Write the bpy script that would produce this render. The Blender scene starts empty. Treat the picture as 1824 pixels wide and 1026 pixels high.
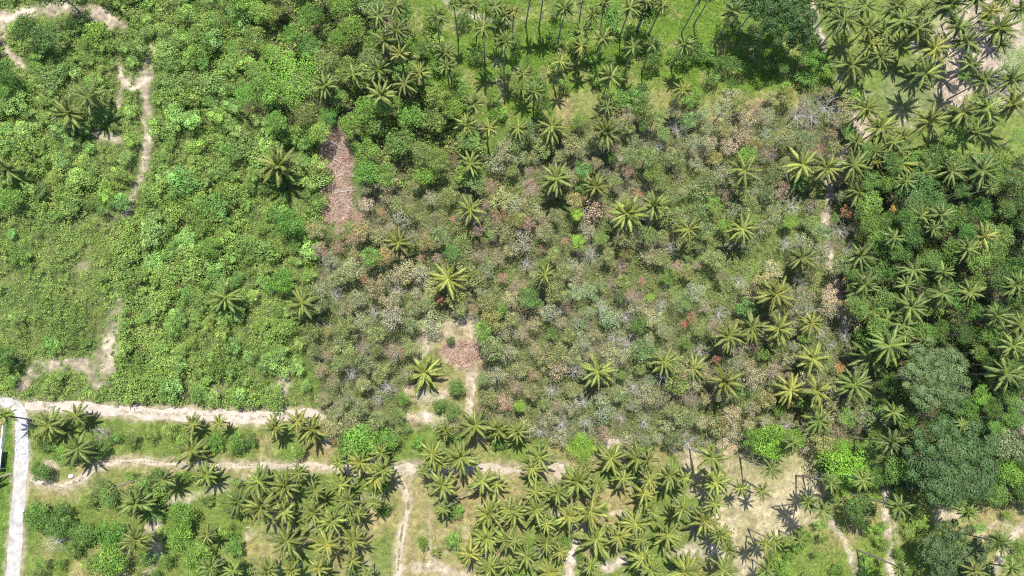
import bpy, math, random
import numpy as np
from mathutils import Matrix, Vector

random.seed(11)
rng = np.random.default_rng(11)
S = bpy.context.scene
COL = S.collection

# ------------------------------------------------------------------ camera
IMG_W, IMG_H = 1824.0, 1026.0
FOC = 1216.0                      # focal length in photo pixels (24 mm on 36 mm)
CAM_H = 158.0                     # drone height in metres
NADIR = (885.0, 690.0)            # photo point straight below the drone
_d = np.array([NADIR[0] - IMG_W / 2, -(NADIR[1] - IMG_H / 2), -FOC])
_d /= np.linalg.norm(_d)
_wz = -_d
_wy = np.array([0, 1.0, 0]) - _wz[1] * _wz
_wy /= np.linalg.norm(_wy)
_wx = np.cross(_wy, _wz)
ROT = np.array([_wx, _wy, _wz])   # camera -> world
cam_data = bpy.data.cameras.new('camera')
cam_data.sensor_width = 36.0
cam_data.lens = 36.0 * FOC / IMG_W
cam_data.clip_start = 1.0
cam_data.clip_end = 6000.0
cam = bpy.data.objects.new('camera', cam_data)
COL.objects.link(cam)
_m = Matrix([list(ROT[i]) + [0.0] for i in range(3)] + [[0, 0, 0, 1.0]])
_m.translation = Vector((0, 0, CAM_H))
cam.matrix_world = _m
S.camera = cam

# ------------------------------------------------------------------ sky, sun, exposure
SUN_EL = math.radians(70.0)
SUN_AZ = math.radians(-4.0)       # 0 = towards the top of the photo
world = bpy.data.worlds.new('World')
S.world = world
world.use_nodes = True
_nt = world.node_tree
_bg = _nt.nodes['Background']
_sky = _nt.nodes.new('ShaderNodeTexSky')
_sky.sky_type = 'NISHITA'
_sky.sun_disc = False
_sky.sun_elevation = SUN_EL
_sky.sun_rotation = SUN_AZ
_bg.inputs['Strength'].default_value = 0.13
_nt.links.new(_sky.outputs[0], _bg.inputs['Color'])
sun_data = bpy.data.lights.new('sun', 'SUN')
sun_data.energy = 4.6
sun_data.angle = math.radians(0.53)
sun_data.color = (1.0, 0.95, 0.87)
sun = bpy.data.objects.new('sun', sun_data)
COL.objects.link(sun)
_sd = Vector((math.sin(SUN_AZ) * math.cos(SUN_EL), math.cos(SUN_AZ) * math.cos(SUN_EL), math.sin(SUN_EL)))
sun.rotation_euler = _sd.to_track_quat('Z', 'Y').to_euler()
sun.location = (0, 0, 60)
S.view_settings.view_transform = 'Standard'
S.view_settings.look = 'None'
S.view_settings.gamma = 1.0
S.view_settings.use_curve_mapping = False
S.view_settings.exposure = 0.92
S.cycles.max_bounces = 6
S.cycles.diffuse_bounces = 3
S.cycles.transmission_bounces = 3
S.cycles.use_denoising = False
S.cycles.filter_width = 1.1


# ------------------------------------------------------------------ map helpers
def ground_pt(px, py, z=0.0):
    """photo pixel -> point of the place at height z"""
    px = np.asarray(px, float); py = np.asarray(py, float)
    d = np.stack([px - IMG_W / 2, -(py - IMG_H / 2), -FOC * np.ones_like(px)], -1) @ ROT.T
    t = (z - CAM_H) / d[..., 2]
    return d[..., 0] * t, d[..., 1] * t


def to_px(x, y, z=0.0):
    v = np.stack([np.asarray(x, float), np.asarray(y, float), np.asarray(z, float) - CAM_H + 0 * np.asarray(x, float)], -1) @ ROT
    return IMG_W / 2 + v[..., 0] / -v[..., 2] * FOC, IMG_H / 2 - v[..., 1] / -v[..., 2] * FOC


def px_size(px, py, z, r):
    x0, y0 = ground_pt(px - r, py, z); x1, y1 = ground_pt(px + r, py, z)
    return 0.5 * math.hypot(x1 - x0, y1 - y0)


def _hash(i, j, s):
    n = (i.astype(np.int64) * 374761393 + j.astype(np.int64) * 668265263 + s * 1442695041) & 0x7fffffff
    n = ((n ^ (n >> 13)) * 1274126177) & 0x7fffffff
    return ((n ^ (n >> 16)) & 0xffff) / 65535.0


def vnoise(x, y, sc, seed=0):
    x = np.asarray(x, float) / sc; y = np.asarray(y, float) / sc
    i = np.floor(x); j = np.floor(y)
    fx = x - i; fy = y - j
    fx = fx * fx * (3 - 2 * fx); fy = fy * fy * (3 - 2 * fy)
    a = _hash(i, j, seed); b = _hash(i + 1, j, seed); c = _hash(i, j + 1, seed); d = _hash(i + 1, j + 1, seed)
    return (a * (1 - fx) + b * fx) * (1 - fy) + (c * (1 - fx) + d * fx) * fy


def fbm(x, y, sc, seed=0, o=4):
    t = 0; w = 0; a = 1.0
    for k in range(o):
        t = t + a * vnoise(x, y, sc / 2 ** k, seed + 17 * k); w += a; a *= 0.55
    return t / w


def smooth(a, b, v):
    t = np.clip((v - a) / (b - a), 0, 1)
    return t * t * (3 - 2 * t)


def seg_dist(x, y, p, q):
    dx, dy = q[0] - p[0], q[1] - p[1]
    t = np.clip(((x - p[0]) * dx + (y - p[1]) * dy) / (dx * dx + dy * dy + 1e-9), 0, 1)
    return np.hypot(x - p[0] - t * dx, y - p[1] - t * dy), t


def inside(x, y, pts):
    r = np.zeros(np.shape(x), bool)
    n = len(pts)
    for i in range(n):
        (x0, y0), (x1, y1) = pts[i], pts[(i + 1) % n]
        c = ((y0 > y) != (y1 > y)) & (x < (x1 - x0) * (y - y0) / ((y1 - y0) or 1e-9) + x0)
        r ^= c
    return r


def sdist(x, y, pts):
    d = np.full(np.shape(x), 1e9)
    for i in range(len(pts)):
        d = np.minimum(d, seg_dist(x, y, pts[i], pts[(i + 1) % len(pts)])[0])
    return np.where(inside(x, y, pts), d, -d)


def line_cov(x, y, pts):
    """pts (px, py, half width): signed distance, positive on the line"""
    b = np.full(np.shape(x), -1e9)
    for p, q in zip(pts[:-1], pts[1:]):
        d, t = seg_dist(x, y, p, q)
        b = np.maximum(b, p[2] + (q[2] - p[2]) * t - d)
    return b


# ------------------------------------------------------------------ land cover of the place (as seen on the photo's map)
Z = {
 'A': [(-200,-200),(430,-200),(440,60),(430,200),(560,240),(576,390),(562,480),(555,560),(530,640),(575,722),(400,724),(50,710),(-200,700)],
 'B': [(430,-200),(715,-200),(730,100),(800,190),(870,230),(860,320),(700,330),(635,310),(612,235),(560,240),(430,200)],
 'C': [(715,-200),(1440,-200),(1450,60),(1480,140),(1380,170),(1210,190),(1080,205),(960,205),(880,220),(800,190),(730,100)],
 'D': [(1440,-200),(2024,-200),(2024,270),(1824,280),(1600,290),(1530,250),(1500,180),(1480,130)],
 'E': [(560,400),(632,390),(640,325),(860,318),(900,235),(1080,205),(1210,190),(1380,170),(1490,165),(1530,260),(1545,350),(1520,480),(1530,600),(1580,700),(1590,760),(1460,790),(1330,795),(1190,795),(1080,785),(1000,790),(900,760),(830,745),(700,770),(590,770),(575,730),(545,600),(570,480)],
 'F': [(1530,260),(1600,290),(2024,270),(2024,920),(1824,900),(1620,880),(1560,870),(1590,760),(1530,600),(1520,480),(1545,350)],
 'H': [(460,740),(575,735),(590,775),(700,775),(830,750),(900,765),(1000,795),(1190,800),(1210,830),(1300,1000),(1330,1230),(450,1230),(430,900)],
 'S': [(1190,795),(1440,795),(1475,870),(1460,930),(1390,960),(1345,1030),(1330,1230),(1300,1000),(1210,830)],
 'I': [(48,735),(460,745),(430,900),(450,1230),(20,1230),(40,1000),(52,860)],
 'K': [(1460,930),(1475,870),(1560,870),(1824,905),(2024,920),(2024,1230),(1330,1230),(1345,1030),(1390,960)],
 'L': [(-200,735),(28,735),(24,860),(10,1000),(-10,1230),(-200,1230)],
}
# bare tracks: (px, py, half width px), sandiness
TRACKS = [
 ([(0,32,11),(30,24,11),(100,14,11),(150,18,13),(190,30,12),(216,48,8)], .85),
 ([(0,40,7),(12,92,5),(40,116,6)], .7),
 ([(213,110,3),(218,150,6),(211,182,5)], .7),
 ([(275,82,4),(262,105,7),(262,160,7),(262,200,6),(264,255,6),(255,300,6),(246,325,6),(236,350,8)], .75),
 ([(225,150,12),(258,138,15)], .8),
 ([(236,350,5),(228,380,5),(205,388,5),(196,392,3)], .55),
 ([(212,532,8),(200,580,14),(190,630,18),(176,672,22)], .72),
 ([(180,660,14),(118,648,10),(70,650,9),(34,690,7)], .7),
 ([(155,466,6),(140,482,5)], .4),
 ([(170,240,5),(200,246,7),(215,252,4)], .6),
 ([(785,-20,5),(800,18,4),(850,30,4),(905,42,3)], .6),
 ([(885,110,4),(893,140,4),(890,175,5)], .45),
 ([(1447,0,4),(1453,45,6),(1470,90,3)], .85),
 ([(1690,40,8),(1697,110,8),(1702,190,10)], .85),
 ([(1570,228,6),(1610,222,8),(1660,222,6)], .7),
 ([(1500,275,10),(1478,325,6),(1471,400,6),(1480,470,6),(1490,520,5),(1502,585,6)], .8),
 ([(1270,345,3),(1330,340,4),(1380,335,3)], .6),
 ([(1540,295,6),(1560,310,6)], .8),
 ([(760,590,9),(795,580,16),(830,590,14)], .45),
 ([(800,630,10),(845,655,8),(838,690,8),(836,735,7)], .7),
 ([(728,742,8),(765,744,9),(795,752,5)], .8),
 ([(735,690,14),(760,712,15),(790,700,9)], .6),
 ([(742,640,10),(752,610,14),(775,600,14)], .55),
 ([(800,590,16),(840,575,14),(850,600,12)], .5),
 ([(975,827,10),(1002,835,14)], .95),
 ([(1070,790,7),(1100,787,7)], .9),
 ([(765,915,3),(768,960,5),(772,1010,7)], .6),
 ([(712,1010,7),(790,1015,10),(830,1026,8)], .7),
 ([(1020,925,5),(1018,985,6),(1010,1040,8)], .9),
 ([(1078,916,4),(1108,912,5)], .9),
 ([(1080,1010,9),(1110,1000,9)], .8),
 ([(1195,985,8),(1240,980,14),(1290,985,10)], .75),
 ([(1475,925,3),(1500,958,6),(1530,1012,7),(1538,1060,6)], .8),
 ([(1575,868,3),(1577,910,6),(1582,960,6),(1587,1060,6)], .9),
 ([(1830,925,6),(1800,962,6),(1778,1000,6),(1770,1060,6)], .7),
 ([(1594,930,4),(1600,970,5)], .6),
 ([(1675,920,10),(1705,920,6)], .6),
 ([(1750,955,12),(1790,935,10)], .55),
 ([(1824,760,10),(1815,720,8)], .6),
 ([(385,690,4),(405,685,5)], .6),
 ([(340,690,3),(330,705,3)], .6),
 ([(490,690,5),(515,665,6),(505,705,4)], .55),
 ([(265,945,9),(280,930,9),(278,995,8),(262,1026,6)], .7),
 ([(440,845,6),(420,860,8),(345,885,7),(300,890,5)], .5),
 ([(80,822,5),(100,832,5)], .6),
 ([(1100,283,4),(1118,268,5)], .5),
]
CLEARED = [   # felled brush: reddish straw
 [(580,236),(612,236),(626,290),(634,330),(630,384),(580,388),(574,330)],
 [(785,612),(850,612),(862,630),(838,658),(800,648)],
]
DRY = [
 [(52,850),(180,812),(440,820),(440,846),(300,860),(240,880),(150,890),(60,885)],
 [(455,765),(495,770),(490,812),(455,815)],
 [(735,570),(850,550),(862,640),(850,740),(720,760),(720,690),(760,650)],
 [(1210,190),(1380,160),(1440,160),(1420,190),(1260,215)],
 [(980,170),(1210,160),(1230,215),(1000,215)],
 [(690,850),(840,880),(820,1026),(690,1026)],
 [(455,940),(500,930),(520,1026),(455,1026)],
 [(1640,900),(1824,905),(1824,1026),(1740,1026),(1700,940)],
]
GLADE = [[(1560,115),(1640,105),(1690,190),(1620,205),(1545,200)], [(1180,345),(1480,340),(1490,520),(1380,540),(1190,530)], [(660,950),(710,960),(705,1040),(655,1040)], [(860,450),(905,450),(910,500),(870,510)]]

STEP = 2.5
GX = np.arange(-200, 2026, STEP); GY = np.arange(-200, 1232, STEP)
MX, MY = np.meshgrid(GX, GY)
_wob = (fbm(MX, MY, 40, 3) - .5) * 34 + (fbm(MX, MY, 9, 5, 2) - .5) * 10
ZONE = {}
for k, p in Z.items():
    ZONE[k] = smooth(-5, 5, sdist(MX, MY, p) + _wob * .7)
SAND = np.zeros_like(MX)
_w2 = (fbm(MX, MY, 14, 9, 3) - .5)
_patch = smooth(.30, .56, fbm(MX, MY, 24, 13, 3))
for _i, (pts, a) in enumerate(TRACKS):
    SAND = np.maximum(SAND, a * smooth(-4.5, 3.0, line_cov(MX, MY, pts) + _w2 * 17) * (.4 + .6 * _patch))
SANDW = np.zeros_like(MX)
for pts, a in TRACKS:
    SANDW = np.maximum(SANDW, smooth(-15, -5, line_cov(MX, MY, pts)))
STRAW = np.zeros_like(MX)
for p in CLEARED:
    STRAW = np.maximum(STRAW, smooth(-4, 4, sdist(MX, MY, p) + _wob * 1.1))
DRYM = np.zeros_like(MX)
for p in DRY:
    DRYM = np.maximum(DRYM, smooth(-14, 14, sdist(MX, MY, p) + _wob * 1.2))
GLD = np.zeros_like(MX)
for p in GLADE:
    GLD = np.maximum(GLD, smooth(-14, 14, sdist(MX, MY, p) + _wob * 1.4))
ROAD = [(-160,726,10),(-10,715,10),(18,717,11),(32,726,11),(39,742,10.5),(40,775,11.5),(39,820,12),(36,860,12.5),(31,910,12.5),(27,965,12.5),(22,1030,13),(16,1110,14),(8,1230,15)]
TRACK_N = [(44,724,7),(70,724,10),(150,727,11),(250,735,12),(330,738,12),(400,742,14),(450,744,13),(510,741,10),(562,738,9),(576,748,5)]
TRACK_S = [(54,853,5),(80,864,6),(110,868,6),(140,858,6),(170,834,5),(200,823,5),(260,822,5),(330,827,5),(420,829,5),(470,829,6),(520,831,6),(570,833,7),(640,837,7),(720,834,9),(800,836,7),(880,834,6),(940,837,6),(1004,833,8)]
TRACK_V = [(708,842,5),(720,868,5),(727,890,5),(727,908,4),(718,935,5),(712,970,6),(709,1026,6),(706,1100,7)]
WAY = np.maximum.reduce([line_cov(MX, MY, t) for t in (ROAD, TRACK_N, TRACK_S, TRACK_V)])
VERGE = smooth(-9, 0, WAY + _w2 * 14)


def samp(M, px, py):
    i = np.clip((px + 200) / STEP, 0, len(GX) - 1.001); j = np.clip((py + 200) / STEP, 0, len(GY) - 1.001)
    a = i.astype(int); b = j.astype(int); u = i - a; v = j - b
    return (M[b, a] * (1 - u) + M[b, a + 1] * u) * (1 - v) + (M[b + 1, a] * (1 - u) + M[b + 1, a + 1] * u) * v


def gh(x, y):
    return (fbm(x, y, 9.0, 21, 3) - .5) * .5


# ------------------------------------------------------------------ mesh helpers
def tag(o, label=None, cat=None, group=None, kind=None):
    if label: o['label'] = label
    if cat: o['category'] = cat
    if group: o['group'] = group
    if kind: o['kind'] = kind
    return o


def quads_mesh(name, V, C, mat):
    """V (n,4,3) corner positions, C (n,3) tint of each leaf"""
    n = len(V)
    me = bpy.data.meshes.new(name)
    me.vertices.add(4 * n); me.loops.add(4 * n); me.polygons.add(n)
    me.vertices.foreach_set('co', np.ascontiguousarray(V, np.float32).ravel())
    me.loops.foreach_set('vertex_index', np.arange(4 * n, dtype=np.int32))
    me.polygons.foreach_set('loop_start', np.arange(0, 4 * n, 4, dtype=np.int32))
    at = me.attributes.new('tint', 'FLOAT_COLOR', 'POINT')
    c = np.ones((n, 4, 4), np.float32); c[..., :3] = C[:, None, :]
    at.data.foreach_set('color', c.ravel())
    me.materials.append(mat)
    me.update(calc_edges=True)
    return me


def poly_mesh(name, verts, faces, mat, smooth_shade=False, tint=None):
    me = bpy.data.meshes.new(name)
    me.from_pydata([tuple(map(float, v)) for v in verts], [], [tuple(f) for f in faces])
    if tint is not None:
        at = me.attributes.new('tint', 'FLOAT_COLOR', 'POINT')
        c = np.ones((len(verts), 4), np.float32); c[:, :3] = tint
        at.data.foreach_set('color', c.ravel())
    me.materials.append(mat)
    if smooth_shade:
        me.polygons.foreach_set('use_smooth', [True] * len(me.polygons))
    me.update()
    return me


def link(name, me, parent=None, loc=None, rot=None, sc=None, color=None):
    o = bpy.data.objects.new(name, me)
    COL.objects.link(o)
    if parent is not None: o.parent = parent
    if loc is not None: o.location = loc
    if rot is not None: o.rotation_euler = rot
    if sc is not None: o.scale = sc if hasattr(sc, '__len__') else (sc, sc, sc)
    if color is not None: o.color = (color[0], color[1], color[2], 1)
    return o


def unit(v):
    return v / (np.linalg.norm(v, axis=-1, keepdims=True) + 1e-9)


def leaves(P, N, size, aspect=.6, r=rng):
    """leaf-shaped quads at P facing N"""
    n = len(P)
    t = unit(np.cross(N, unit(r.normal(size=(n, 3)))))
    b = np.cross(N, t)
    s = (np.broadcast_to(size, (n,)) * r.uniform(.65, 1.3, n))[:, None]
    mid = P - N * s * .12
    return np.stack([P - t * s * .5, mid + b * s * aspect * .5 - t * s * .05, P + t * s * .5, mid - b * s * aspect * .5 - t * s * .05], 1)


def tube(pts, rad, sides=6):
    pts = np.array(pts, float); n = len(pts)
    V = []; F = []
    for i in range(n):
        d = pts[min(i + 1, n - 1)] - pts[max(i - 1, 0)]
        d /= np.linalg.norm(d) + 1e-9
        a = np.cross(d, [0.3, 1, 0.1]); a /= np.linalg.norm(a); b = np.cross(d, a)
        for k in range(sides):
            w = 2 * math.pi * k / sides
            V.append(pts[i] + rad[i] * (math.cos(w) * a + math.sin(w) * b))
    for i in range(n - 1):
        for k in range(sides):
            F.append((i * sides + k, i * sides + (k + 1) % sides, (i + 1) * sides + (k + 1) % sides, (i + 1) * sides + k))
    F.append(tuple(range((n - 1) * sides, n * sides)))
    return V, F


# ------------------------------------------------------------------ materials
def new_mat(name):
    m = bpy.data.materials.new(name); m.use_nodes = True
    nt = m.node_tree
    for nd in list(nt.nodes): nt.nodes.remove(nd)
    out = nt.nodes.new('ShaderNodeOutputMaterial')
    return m, nt, out


def foliage_mat(name, rough=.55, trans=.28, spec=.3, gain=(1.24, 1.28, 1.16)):
    m, nt, out = new_mat(name)
    at = nt.nodes.new('ShaderNodeAttribute'); at.attribute_name = 'tint'
    oi = nt.nodes.new('ShaderNodeObjectInfo')
    mul = nt.nodes.new('ShaderNodeMix'); mul.data_type = 'RGBA'; mul.blend_type = 'MULTIPLY'; mul.inputs[0].default_value = 1
    gn = nt.nodes.new('ShaderNodeMix'); gn.data_type = 'RGBA'; gn.blend_type = 'MULTIPLY'; gn.inputs[0].default_value = 1; gn.inputs[7].default_value = (*gain, 1)
    nt.links.new(at.outputs['Color'], gn.inputs[6])
    nt.links.new(gn.outputs[2], mul.inputs[6]); nt.links.new(oi.outputs['Color'], mul.inputs[7])
    ds = nt.nodes.new('ShaderNodeHueSaturation'); ds.inputs['Saturation'].default_value = 1.0; ds.inputs['Value'].default_value = 1.0
    nt.links.new(mul.outputs[2], ds.inputs['Color'])
    p = nt.nodes.new('ShaderNodeBsdfPrincipled')
    p.inputs['Roughness'].default_value = rough
    p.inputs['Specular IOR Level'].default_value = spec
    nt.links.new(ds.outputs[0], p.inputs['Base Color'])
    tr = nt.nodes.new('ShaderNodeBsdfTranslucent')
    hs = nt.nodes.new('ShaderNodeHueSaturation'); hs.inputs['Saturation'].default_value = 1.15; hs.inputs['Value'].default_value = 1.1
    nt.links.new(mul.outputs[2], hs.inputs['Color']); nt.links.new(hs.outputs[0], tr.inputs['Color'])
    mx = nt.nodes.new('ShaderNodeMixShader'); mx.inputs[0].default_value = trans
    nt.links.new(p.outputs[0], mx.inputs[1]); nt.links.new(tr.outputs[0], mx.inputs[2])
    nt.links.new(mx.outputs[0], out.inputs[0])
    return m


def noisy_mat(name, c1, c2, scale, rough=.9, bump=.0, attr=False):
    m, nt, out = new_mat(name)
    tc = nt.nodes.new('ShaderNodeTexCoord')
    nz = nt.nodes.new('ShaderNodeTexNoise'); nz.inputs['Scale'].default_value = scale; nz.inputs['Detail'].default_value = 8; nz.inputs['Roughness'].default_value = .7
    nt.links.new(tc.outputs['Object'], nz.inputs['Vector'])
    rp = nt.nodes.new('ShaderNodeValToRGB')
    rp.color_ramp.elements[0].position = .32; rp.color_ramp.elements[1].position = .68
    rp.color_ramp.elements[0].color = (*c1, 1); rp.color_ramp.elements[1].color = (*c2, 1)
    nt.links.new(nz.outputs['Fac'], rp.inputs[0])
    p = nt.nodes.new('ShaderNodeBsdfPrincipled'); p.inputs['Roughness'].default_value = rough; p.inputs['Specular IOR Level'].default_value = .2
    src = rp.outputs[0]
    if attr:
        at = nt.nodes.new('ShaderNodeAttribute'); at.attribute_name = 'tint'
        mul = nt.nodes.new('ShaderNodeMix'); mul.data_type = 'RGBA'; mul.blend_type = 'MULTIPLY'; mul.inputs[0].default_value = 1
        nt.links.new(src, mul.inputs[6]); nt.links.new(at.outputs['Color'], mul.inputs[7]); src = mul.outputs[2]
    nt.links.new(src, p.inputs['Base Color'])
    if bump:
        bp = nt.nodes.new('ShaderNodeBump'); bp.inputs['Strength'].default_value = bump; bp.inputs['Distance'].default_value = .2
        nt.links.new(nz.outputs['Fac'], bp.inputs['Height']); nt.links.new(bp.outputs[0], p.inputs['Normal'])
    nt.links.new(p.outputs[0], out.inputs[0])
    return m


M_LEAF = foliage_mat('leaf', .55, .25, .25)
M_FROND = foliage_mat('palm_frond', .48, .2, .35, (1, 1, 1))
M_GROUND = noisy_mat('soil_and_turf', (.52, .52, .52), (1.5, 1.5, 1.5), .9, .95, .6, attr=True)
M_TRACK = noisy_mat('bare_earth', (.26, .215, .17), (.42, .375, .325), .55, .95, .5)
M_DIRT = noisy_mat('trodden_dirt', (.215, .18, .13), (.40, .35, .28), .55, .95, .5)
M_CONC = noisy_mat('bleached_concrete', (.20, .185, .16), (.40, .395, .385), .5, .9, .1)
M_BARK = noisy_mat('grey_bark', (.20, .17, .14), (.42, .39, .35), 3.0, .9, .3)
M_PALMBARK = noisy_mat('palm_bark', (.17, .145, .11), (.34, .30, .24), 2.0, .85, .3)
M_TWIG = noisy_mat('bleached_twigs', (.26, .24, .22), (.48, .455, .43), 2.5, .9)
M_STRAW = noisy_mat('dry_brush', (.20, .125, .09), (.50, .41, .33), .6, .9)
M_RUBBLE = noisy_mat('broken_stone', (.26, .26, .27), (.55, .55, .56), 2.0, .9)
M_SHEET = noisy_mat('painted_sheet', (.34, .42, .52), (.46, .54, .64), .8, .45)
M_WHITE = noisy_mat('white_paint', (.72, .72, .70), (.84, .84, .82), 1.5, .7)

# ------------------------------------------------------------------ ground
A3 = lambda *c: np.array(c)


def mixc(a, b, t):
    return a * (1 - t[..., None]) + b * t[..., None]


def ground_color(x, y):
    px, py = to_px(x, y)
    n1 = fbm(x, y, 14, 31); n2 = fbm(x, y, 4, 37); n3 = fbm(x, y, 1.6, 41, 2)
    sp = lambda M: samp(M, px, py)
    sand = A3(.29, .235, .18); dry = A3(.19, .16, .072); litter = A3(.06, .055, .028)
    green = A3(.07, .105, .022); lush = A3(.075, .125, .016); pale = A3(.25, .21, .16)
    c = np.broadcast_to(green, x.shape + (3,)).copy()
    c = mixc(c, mixc(A3(.05, .07, .02), A3(.09, .105, .035), smooth(.35, .65, n2)), sp(ZONE['A']))
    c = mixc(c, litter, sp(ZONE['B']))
    c = mixc(c, mixc(lush, A3(.14, .15, .05), smooth(.48, .68, n2)), sp(ZONE['C']))
    c = mixc(c, mixc(pale, A3(.10, .135, .03), smooth(.40, .54, n1)), sp(ZONE['D']))
    c = mixc(c, mixc(A3(.105, .095, .06), A3(.075, .095, .032), smooth(.35, .55, n2)), sp(ZONE['E']))
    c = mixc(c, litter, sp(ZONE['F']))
    c = mixc(c, mixc(mixc(A3(.085, .12, .025), dry, smooth(.45, .62, n1)), sand, smooth(.60, .72, n2) * .6), sp(ZONE['H']))
    c = mixc(c, mixc(mixc(A3(.20, .18, .095), A3(.28, .24, .145), smooth(.4, .6, n2)), A3(.13, .135, .05), smooth(.52, .66, n1) * .65), sp(ZONE['S']))
    c = mixc(c, mixc(A3(.085, .12, .025), dry, smooth(.5, .68, n1)), sp(ZONE['I']))
    c = mixc(c, mixc(A3(.09, .125, .025), dry, smooth(.45, .6, n1)), sp(ZONE['K']))
    c = mixc(c, mixc(A3(.07, .12, .02), A3(.26, .17, .085), ((px < 4) & (py < 832) & (py > 745)) * 1.0), sp(ZONE['L']))
    c = mixc(c, mixc(dry, A3(.13, .14, .045), smooth(.42, .62, n2)), sp(DRYM) * .85)
    c = mixc(c, A3(.085, .125, .028), sp(GLD) * .8)
    s = np.clip(sp(SAND) * (.75 + .5 * n3), 0, 1)
    c = mixc(c, mixc(sand, A3(.37, .31, .25), smooth(.4, .65, n2)), s)
    c = mixc(c, mixc(A3(.30, .20, .15), A3(.17, .095, .065), smooth(.4, .6, n3)), sp(STRAW) * .9)
    c = mixc(c, A3(.26, .215, .15), sp(VERGE) * .75)
    return c * (.72 + .56 * n3)[..., None]


def axis(lo, hi, step, far):
    mid = np.arange(lo, hi + step, step)
    k = 1; a = []; d = step
    v = hi
    while v < far:
        d *= 1.6; v += d; a.append(v)
    b = []; d = step; v = lo
    while v > -far:
        d *= 1.6; v -= d; b.append(v)
    return np.concatenate([b[::-1], mid, a])


_xs = axis(-140, 140, .5, 1600); _ys = axis(-62, 140, .5, 1600)
_X, _Y = np.meshgrid(_xs, _ys)
_Zg = gh(_X, _Y)
_nx, _ny = len(_xs), len(_ys)
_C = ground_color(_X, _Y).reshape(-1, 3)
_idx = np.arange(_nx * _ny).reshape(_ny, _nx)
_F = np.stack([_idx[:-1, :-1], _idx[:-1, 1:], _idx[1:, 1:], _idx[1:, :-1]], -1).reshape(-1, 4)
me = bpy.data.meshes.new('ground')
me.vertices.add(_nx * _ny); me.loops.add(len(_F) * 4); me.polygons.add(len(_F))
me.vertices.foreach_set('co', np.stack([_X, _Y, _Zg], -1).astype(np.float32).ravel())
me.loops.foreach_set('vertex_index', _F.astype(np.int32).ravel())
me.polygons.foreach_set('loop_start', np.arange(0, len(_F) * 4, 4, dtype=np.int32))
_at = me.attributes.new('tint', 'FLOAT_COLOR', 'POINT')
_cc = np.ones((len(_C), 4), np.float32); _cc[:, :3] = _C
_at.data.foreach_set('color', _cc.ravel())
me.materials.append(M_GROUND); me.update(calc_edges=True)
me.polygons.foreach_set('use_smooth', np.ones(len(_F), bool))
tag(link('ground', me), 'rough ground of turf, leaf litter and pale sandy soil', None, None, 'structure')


def ribbon(name, pts, mat, label, lift=.03, wob=.6, step=.6, across=6):
    P = [np.array([*ground_pt(p[0], p[1]), px_size(p[0], p[1], 0, p[2])], float) for p in pts]
    L = []
    for a, b in zip(P[:-1], P[1:]):
        n = max(1, int(np.linalg.norm((b - a)[:2]) / step))
        for i in range(n): L.append(a + (b - a) * i / n)
    L.append(P[-1]); L = np.array(L)
    for _ in range(6):
        L[1:-1] = .25 * L[:-2] + .5 * L[1:-1] + .25 * L[2:]
    t = np.gradient(L[:, :2], axis=0); t /= np.linalg.norm(t, axis=1, keepdims=True)
    nrm = np.stack([-t[:, 1], t[:, 0]], 1)
    V = []; F = []
    for i in range(len(L)):
        s = i * step
        wl = L[i, 2] + wob * (float(fbm(s, 3.0, 3.0, 51, 3)) - .5) * 2
        wr = L[i, 2] + wob * (float(fbm(s, 90.0, 3.0, 53, 3)) - .5) * 2
        for k in range(across + 1):
            u = -wl + (wl + wr) * k / across
            x, y = L[i, :2] + nrm[i] * u
            z = float(gh(x, y)) + lift - (.06 if k in (0, across) else 0)
            V.append((x, y, z))
    for i in range(len(L) - 1):
        for k in range(across):
            a = i * (across + 1) + k
            F.append((a, a + 1, a + across + 2, a + across + 1))
    o = link(name, poly_mesh(name, V, F, mat, True))
    return tag(o, label, None, None, 'structure')


ribbon('road', ROAD, M_CONC, 'bleached white concrete road along the west edge', .09, .32)
ribbon('sandy_track', TRACK_N, M_TRACK, 'wide pale sandy track running east from the white road', .04, .9)
ribbon('dirt_track', TRACK_S, M_DIRT, 'narrow winding dirt track above the southern palm grove', .035, .8)
ribbon('dirt_track', TRACK_V, M_DIRT, 'narrow footpath running south from the dirt track', .03, .7)

# ------------------------------------------------------------------ leafy mass that nobody could count
TRI = [0]


def in_any(px, py, r=0):
    return samp(WAY, px, py) > -r


def scatter(n, seed):
    r = np.random.default_rng(seed)
    px = r.uniform(-60, 1884, n); py = r.uniform(-60, 1086, n)
    return px, py


def lumps(cx, cy, cz, rad, hgt, per, size, col, jit=.22, aspect=.62, seed=1, speck=0.):
    """leaf quads over the upper halves of many small mounds"""
    r = np.random.default_rng(seed)
    n = len(cx); per = np.broadcast_to(per, (n,)).astype(int)
    i = np.repeat(np.arange(n), per)
    m = len(i)
    u = r.uniform(0, 2 * math.pi, m); c = r.uniform(-.1, 1, m); s = np.sqrt(1 - c * c)
    N = np.stack([s * np.cos(u), s * np.sin(u), c], -1)
    q = r.uniform(.72, 1.08, m)[:, None]
    P = N * q * np.stack([rad[i], rad[i], hgt[i]], -1) + np.stack([cx[i], cy[i], cz[i]], -1)
    Nn = unit(N + np.array([0, 0, .55]) + r.normal(size=(m, 3)) * .45)
    sz = np.broadcast_to(size, (n,))[i]
    C = col[i] * np.exp(r.normal(0, jit, m))[:, None]
    C = C * (1 + r.normal(0, .07, (m, 3)) * np.array([1.2, .3, 1]))
    if speck:
        k = r.uniform(size=m)
        C = np.where((k < .10 * speck)[:, None], np.array((.22, .205, .16)) * r.uniform(.7, 1.2, m)[:, None], C)
        C = np.where(((k > .10 * speck) & (k < .15 * speck))[:, None], np.array((.23, .13, .07)), C)
    return leaves(P, Nn, sz, aspect, r), np.clip(C, .004, .8)


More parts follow.
